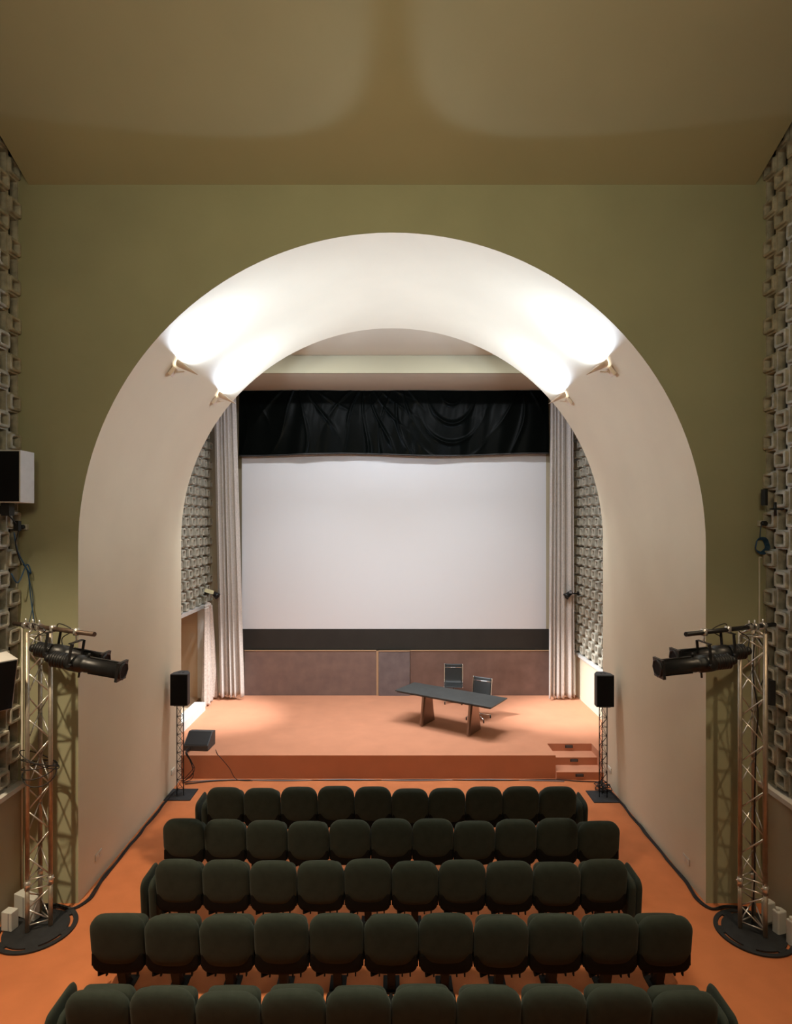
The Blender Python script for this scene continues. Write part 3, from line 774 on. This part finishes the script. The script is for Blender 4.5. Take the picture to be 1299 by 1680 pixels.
# ------------------------------------------------------------ cables on the floor
def cable(pts, r_, m, label, nw=1, jit=.007):
    mb = MB(); rnd = random.Random(len(label))
    for k in range(nw):
        p = [(x+rnd.uniform(-jit, jit)+k*r_*1.2, y+rnd.uniform(-jit, jit), z+r_*(1 if k % 2 == 0 else 2.2)) for x, y, z in pts]
        mb.tube(smooth_path(p), r_, 6)
    return tag(obj('floor_cable', mb, m), label, 'cable', 'cables on the floor')
def jamb(sg, n=16): return [(sg*(R-.055-.006*math.sin(i*1.7)-(.03*max(0, 1-i/2))), YF+.05+(10.75-YF-.05)*i/n, .004) for i in range(n+1)]
cable([(-4.55, 7.62, .004), (-4.2, 7.60, .03), (-3.98, 7.56, .004)]+jamb(-1)+[(-3.86, 10.95, .004)], .011, 'cable', 'bundle of black cables along the foot of the left jamb', 3)
cable([(4.40, 7.58, .004), (4.15, 7.60, .004), (3.95, 7.56, .004)]+jamb(1)+[(3.86, 10.95, .004)], .011, 'cable', 'bundle of black cables along the foot of the right jamb', 3)
cable([(-3.80, 11.2, .004), (-3.2, 11.36, .004), (-2.2, 11.40, .004), (-.8, 11.38, .004), (.6, 11.40, .004), (1.9, 11.37, .004), (3.0, 11.40, .004), (3.45, 11.34, .004), (3.86, 11.30, .004)], .009, 'cable', 'black cable along the foot of the stage front', 1)
cable([(-3.85, 11.30, .004), (-3.0, 11.395, .004), (-2.0, 11.36, .004), (-.9, 11.41, .004), (.4, 11.36, .004), (1.7, 11.41, .004), (2.7, 11.36, .004), (3.2, 11.33, .004)], .008, 'cableg', 'pale grey cable along the foot of the stage front', 1)
cable([(-3.40, 11.75, SH+.003), (-3.30, 11.52, SH+.003), (-3.22, 11.44, SH-.03), (-3.05, 11.42, .22), (-2.9, 11.38, .02), (-2.6, 11.36, .004)], .006, 'cable', 'thin cable dropping from the wedge monitor over the stage edge', 1, .002)
mb = MB(); rnd = random.Random(4)
for k in range(4):
    x0 = -3.86+rnd.uniform(-.03, .05)
    mb.tube(smooth_path([(x0, 11.25, .01+.012*k), (x0+.18, 11.30+.02*k, .10+.05*k), (x0+.12, 11.38, .35), (x0+.02, 11.40, SH+.06+.02*k), (x0-.02, 11.7+.05*k, SH+.02)]), .007, 6)
tag(obj('cable_bundle', mb, 'cable'), 'tangle of black cables climbing onto the left stage corner', 'cable')
mb = MB()
for k in range(9):
    c = Vector((3.80+rnd.uniform(-.05, .05), 10.98+rnd.uniform(-.12, .12), .03+.012*k)); r1, r2 = rnd.uniform(.05, .13), rnd.uniform(.06, .14)
    ph = rnd.uniform(0, 6)
    mb.tube([c+Vector((r1*math.cos(a*.4+ph)*.8, r2*math.sin(a*.4+ph), .02*math.sin(a+k))) for a in range(17)], .008, 6)
tag(obj('cable_bundle', mb, 'cable'), 'heap of black cables behind the right speaker stand', 'cable')
mb = MB()
for k in range(5):
    z = 1.83+.04*k
    mb.tube([(-4.19+(.17+.01*k)*math.cos(a/20*2*PI), 7.25+.19*math.sin(a/20*2*PI), z+.08*math.sin(a/20*2*PI+k)-.05*math.cos(a/10*PI)) for a in range(21)], .006, 6)
tag(obj('cable_coil', mb, 'cable'), 'loops of black cable wound round the left lattice tower', 'cable')
mb = MB()
mb.tube(smooth_path([(4.26, 7.17, 3.4), (4.24, 7.16, 3.0), (4.29, 7.15, 2.6), (4.30, 7.20, 2.2), (4.26, 7.17, 1.4), (4.27, 7.18, .7), (4.25, 7.2, .05)]), .008, 6)
mb.tube(smooth_path([(4.30, 7.15, 3.45), (4.42, 7.16, 3.2), (4.32, 7.14, 2.9)]), .007, 6)
tag(obj('hanging_cable', mb, 'cable'), 'black cable running down inside the right lattice tower', 'cable')
for sg, sd in ((-1, 'left'), (1, 'right')):
    mb = MB()
    for k in (.86, .55): mb.tube(smooth_path([(sg*(3.20+k), 7.0, zb-.3), (sg*(3.25+k), 7.02, zb-.12), (sg*(3.12+k), 7.0, zb-.02), (sg*(3.30+k), 7.05, zb+.05), (sg*(3.5+k*.8), 7.16, zb-.05)]), .006, 6)
    tag(obj('hanging_cable', mb, 'cable'), 'thin black leads looping from the %s pipe to its spotlights' % sd, 'cable')
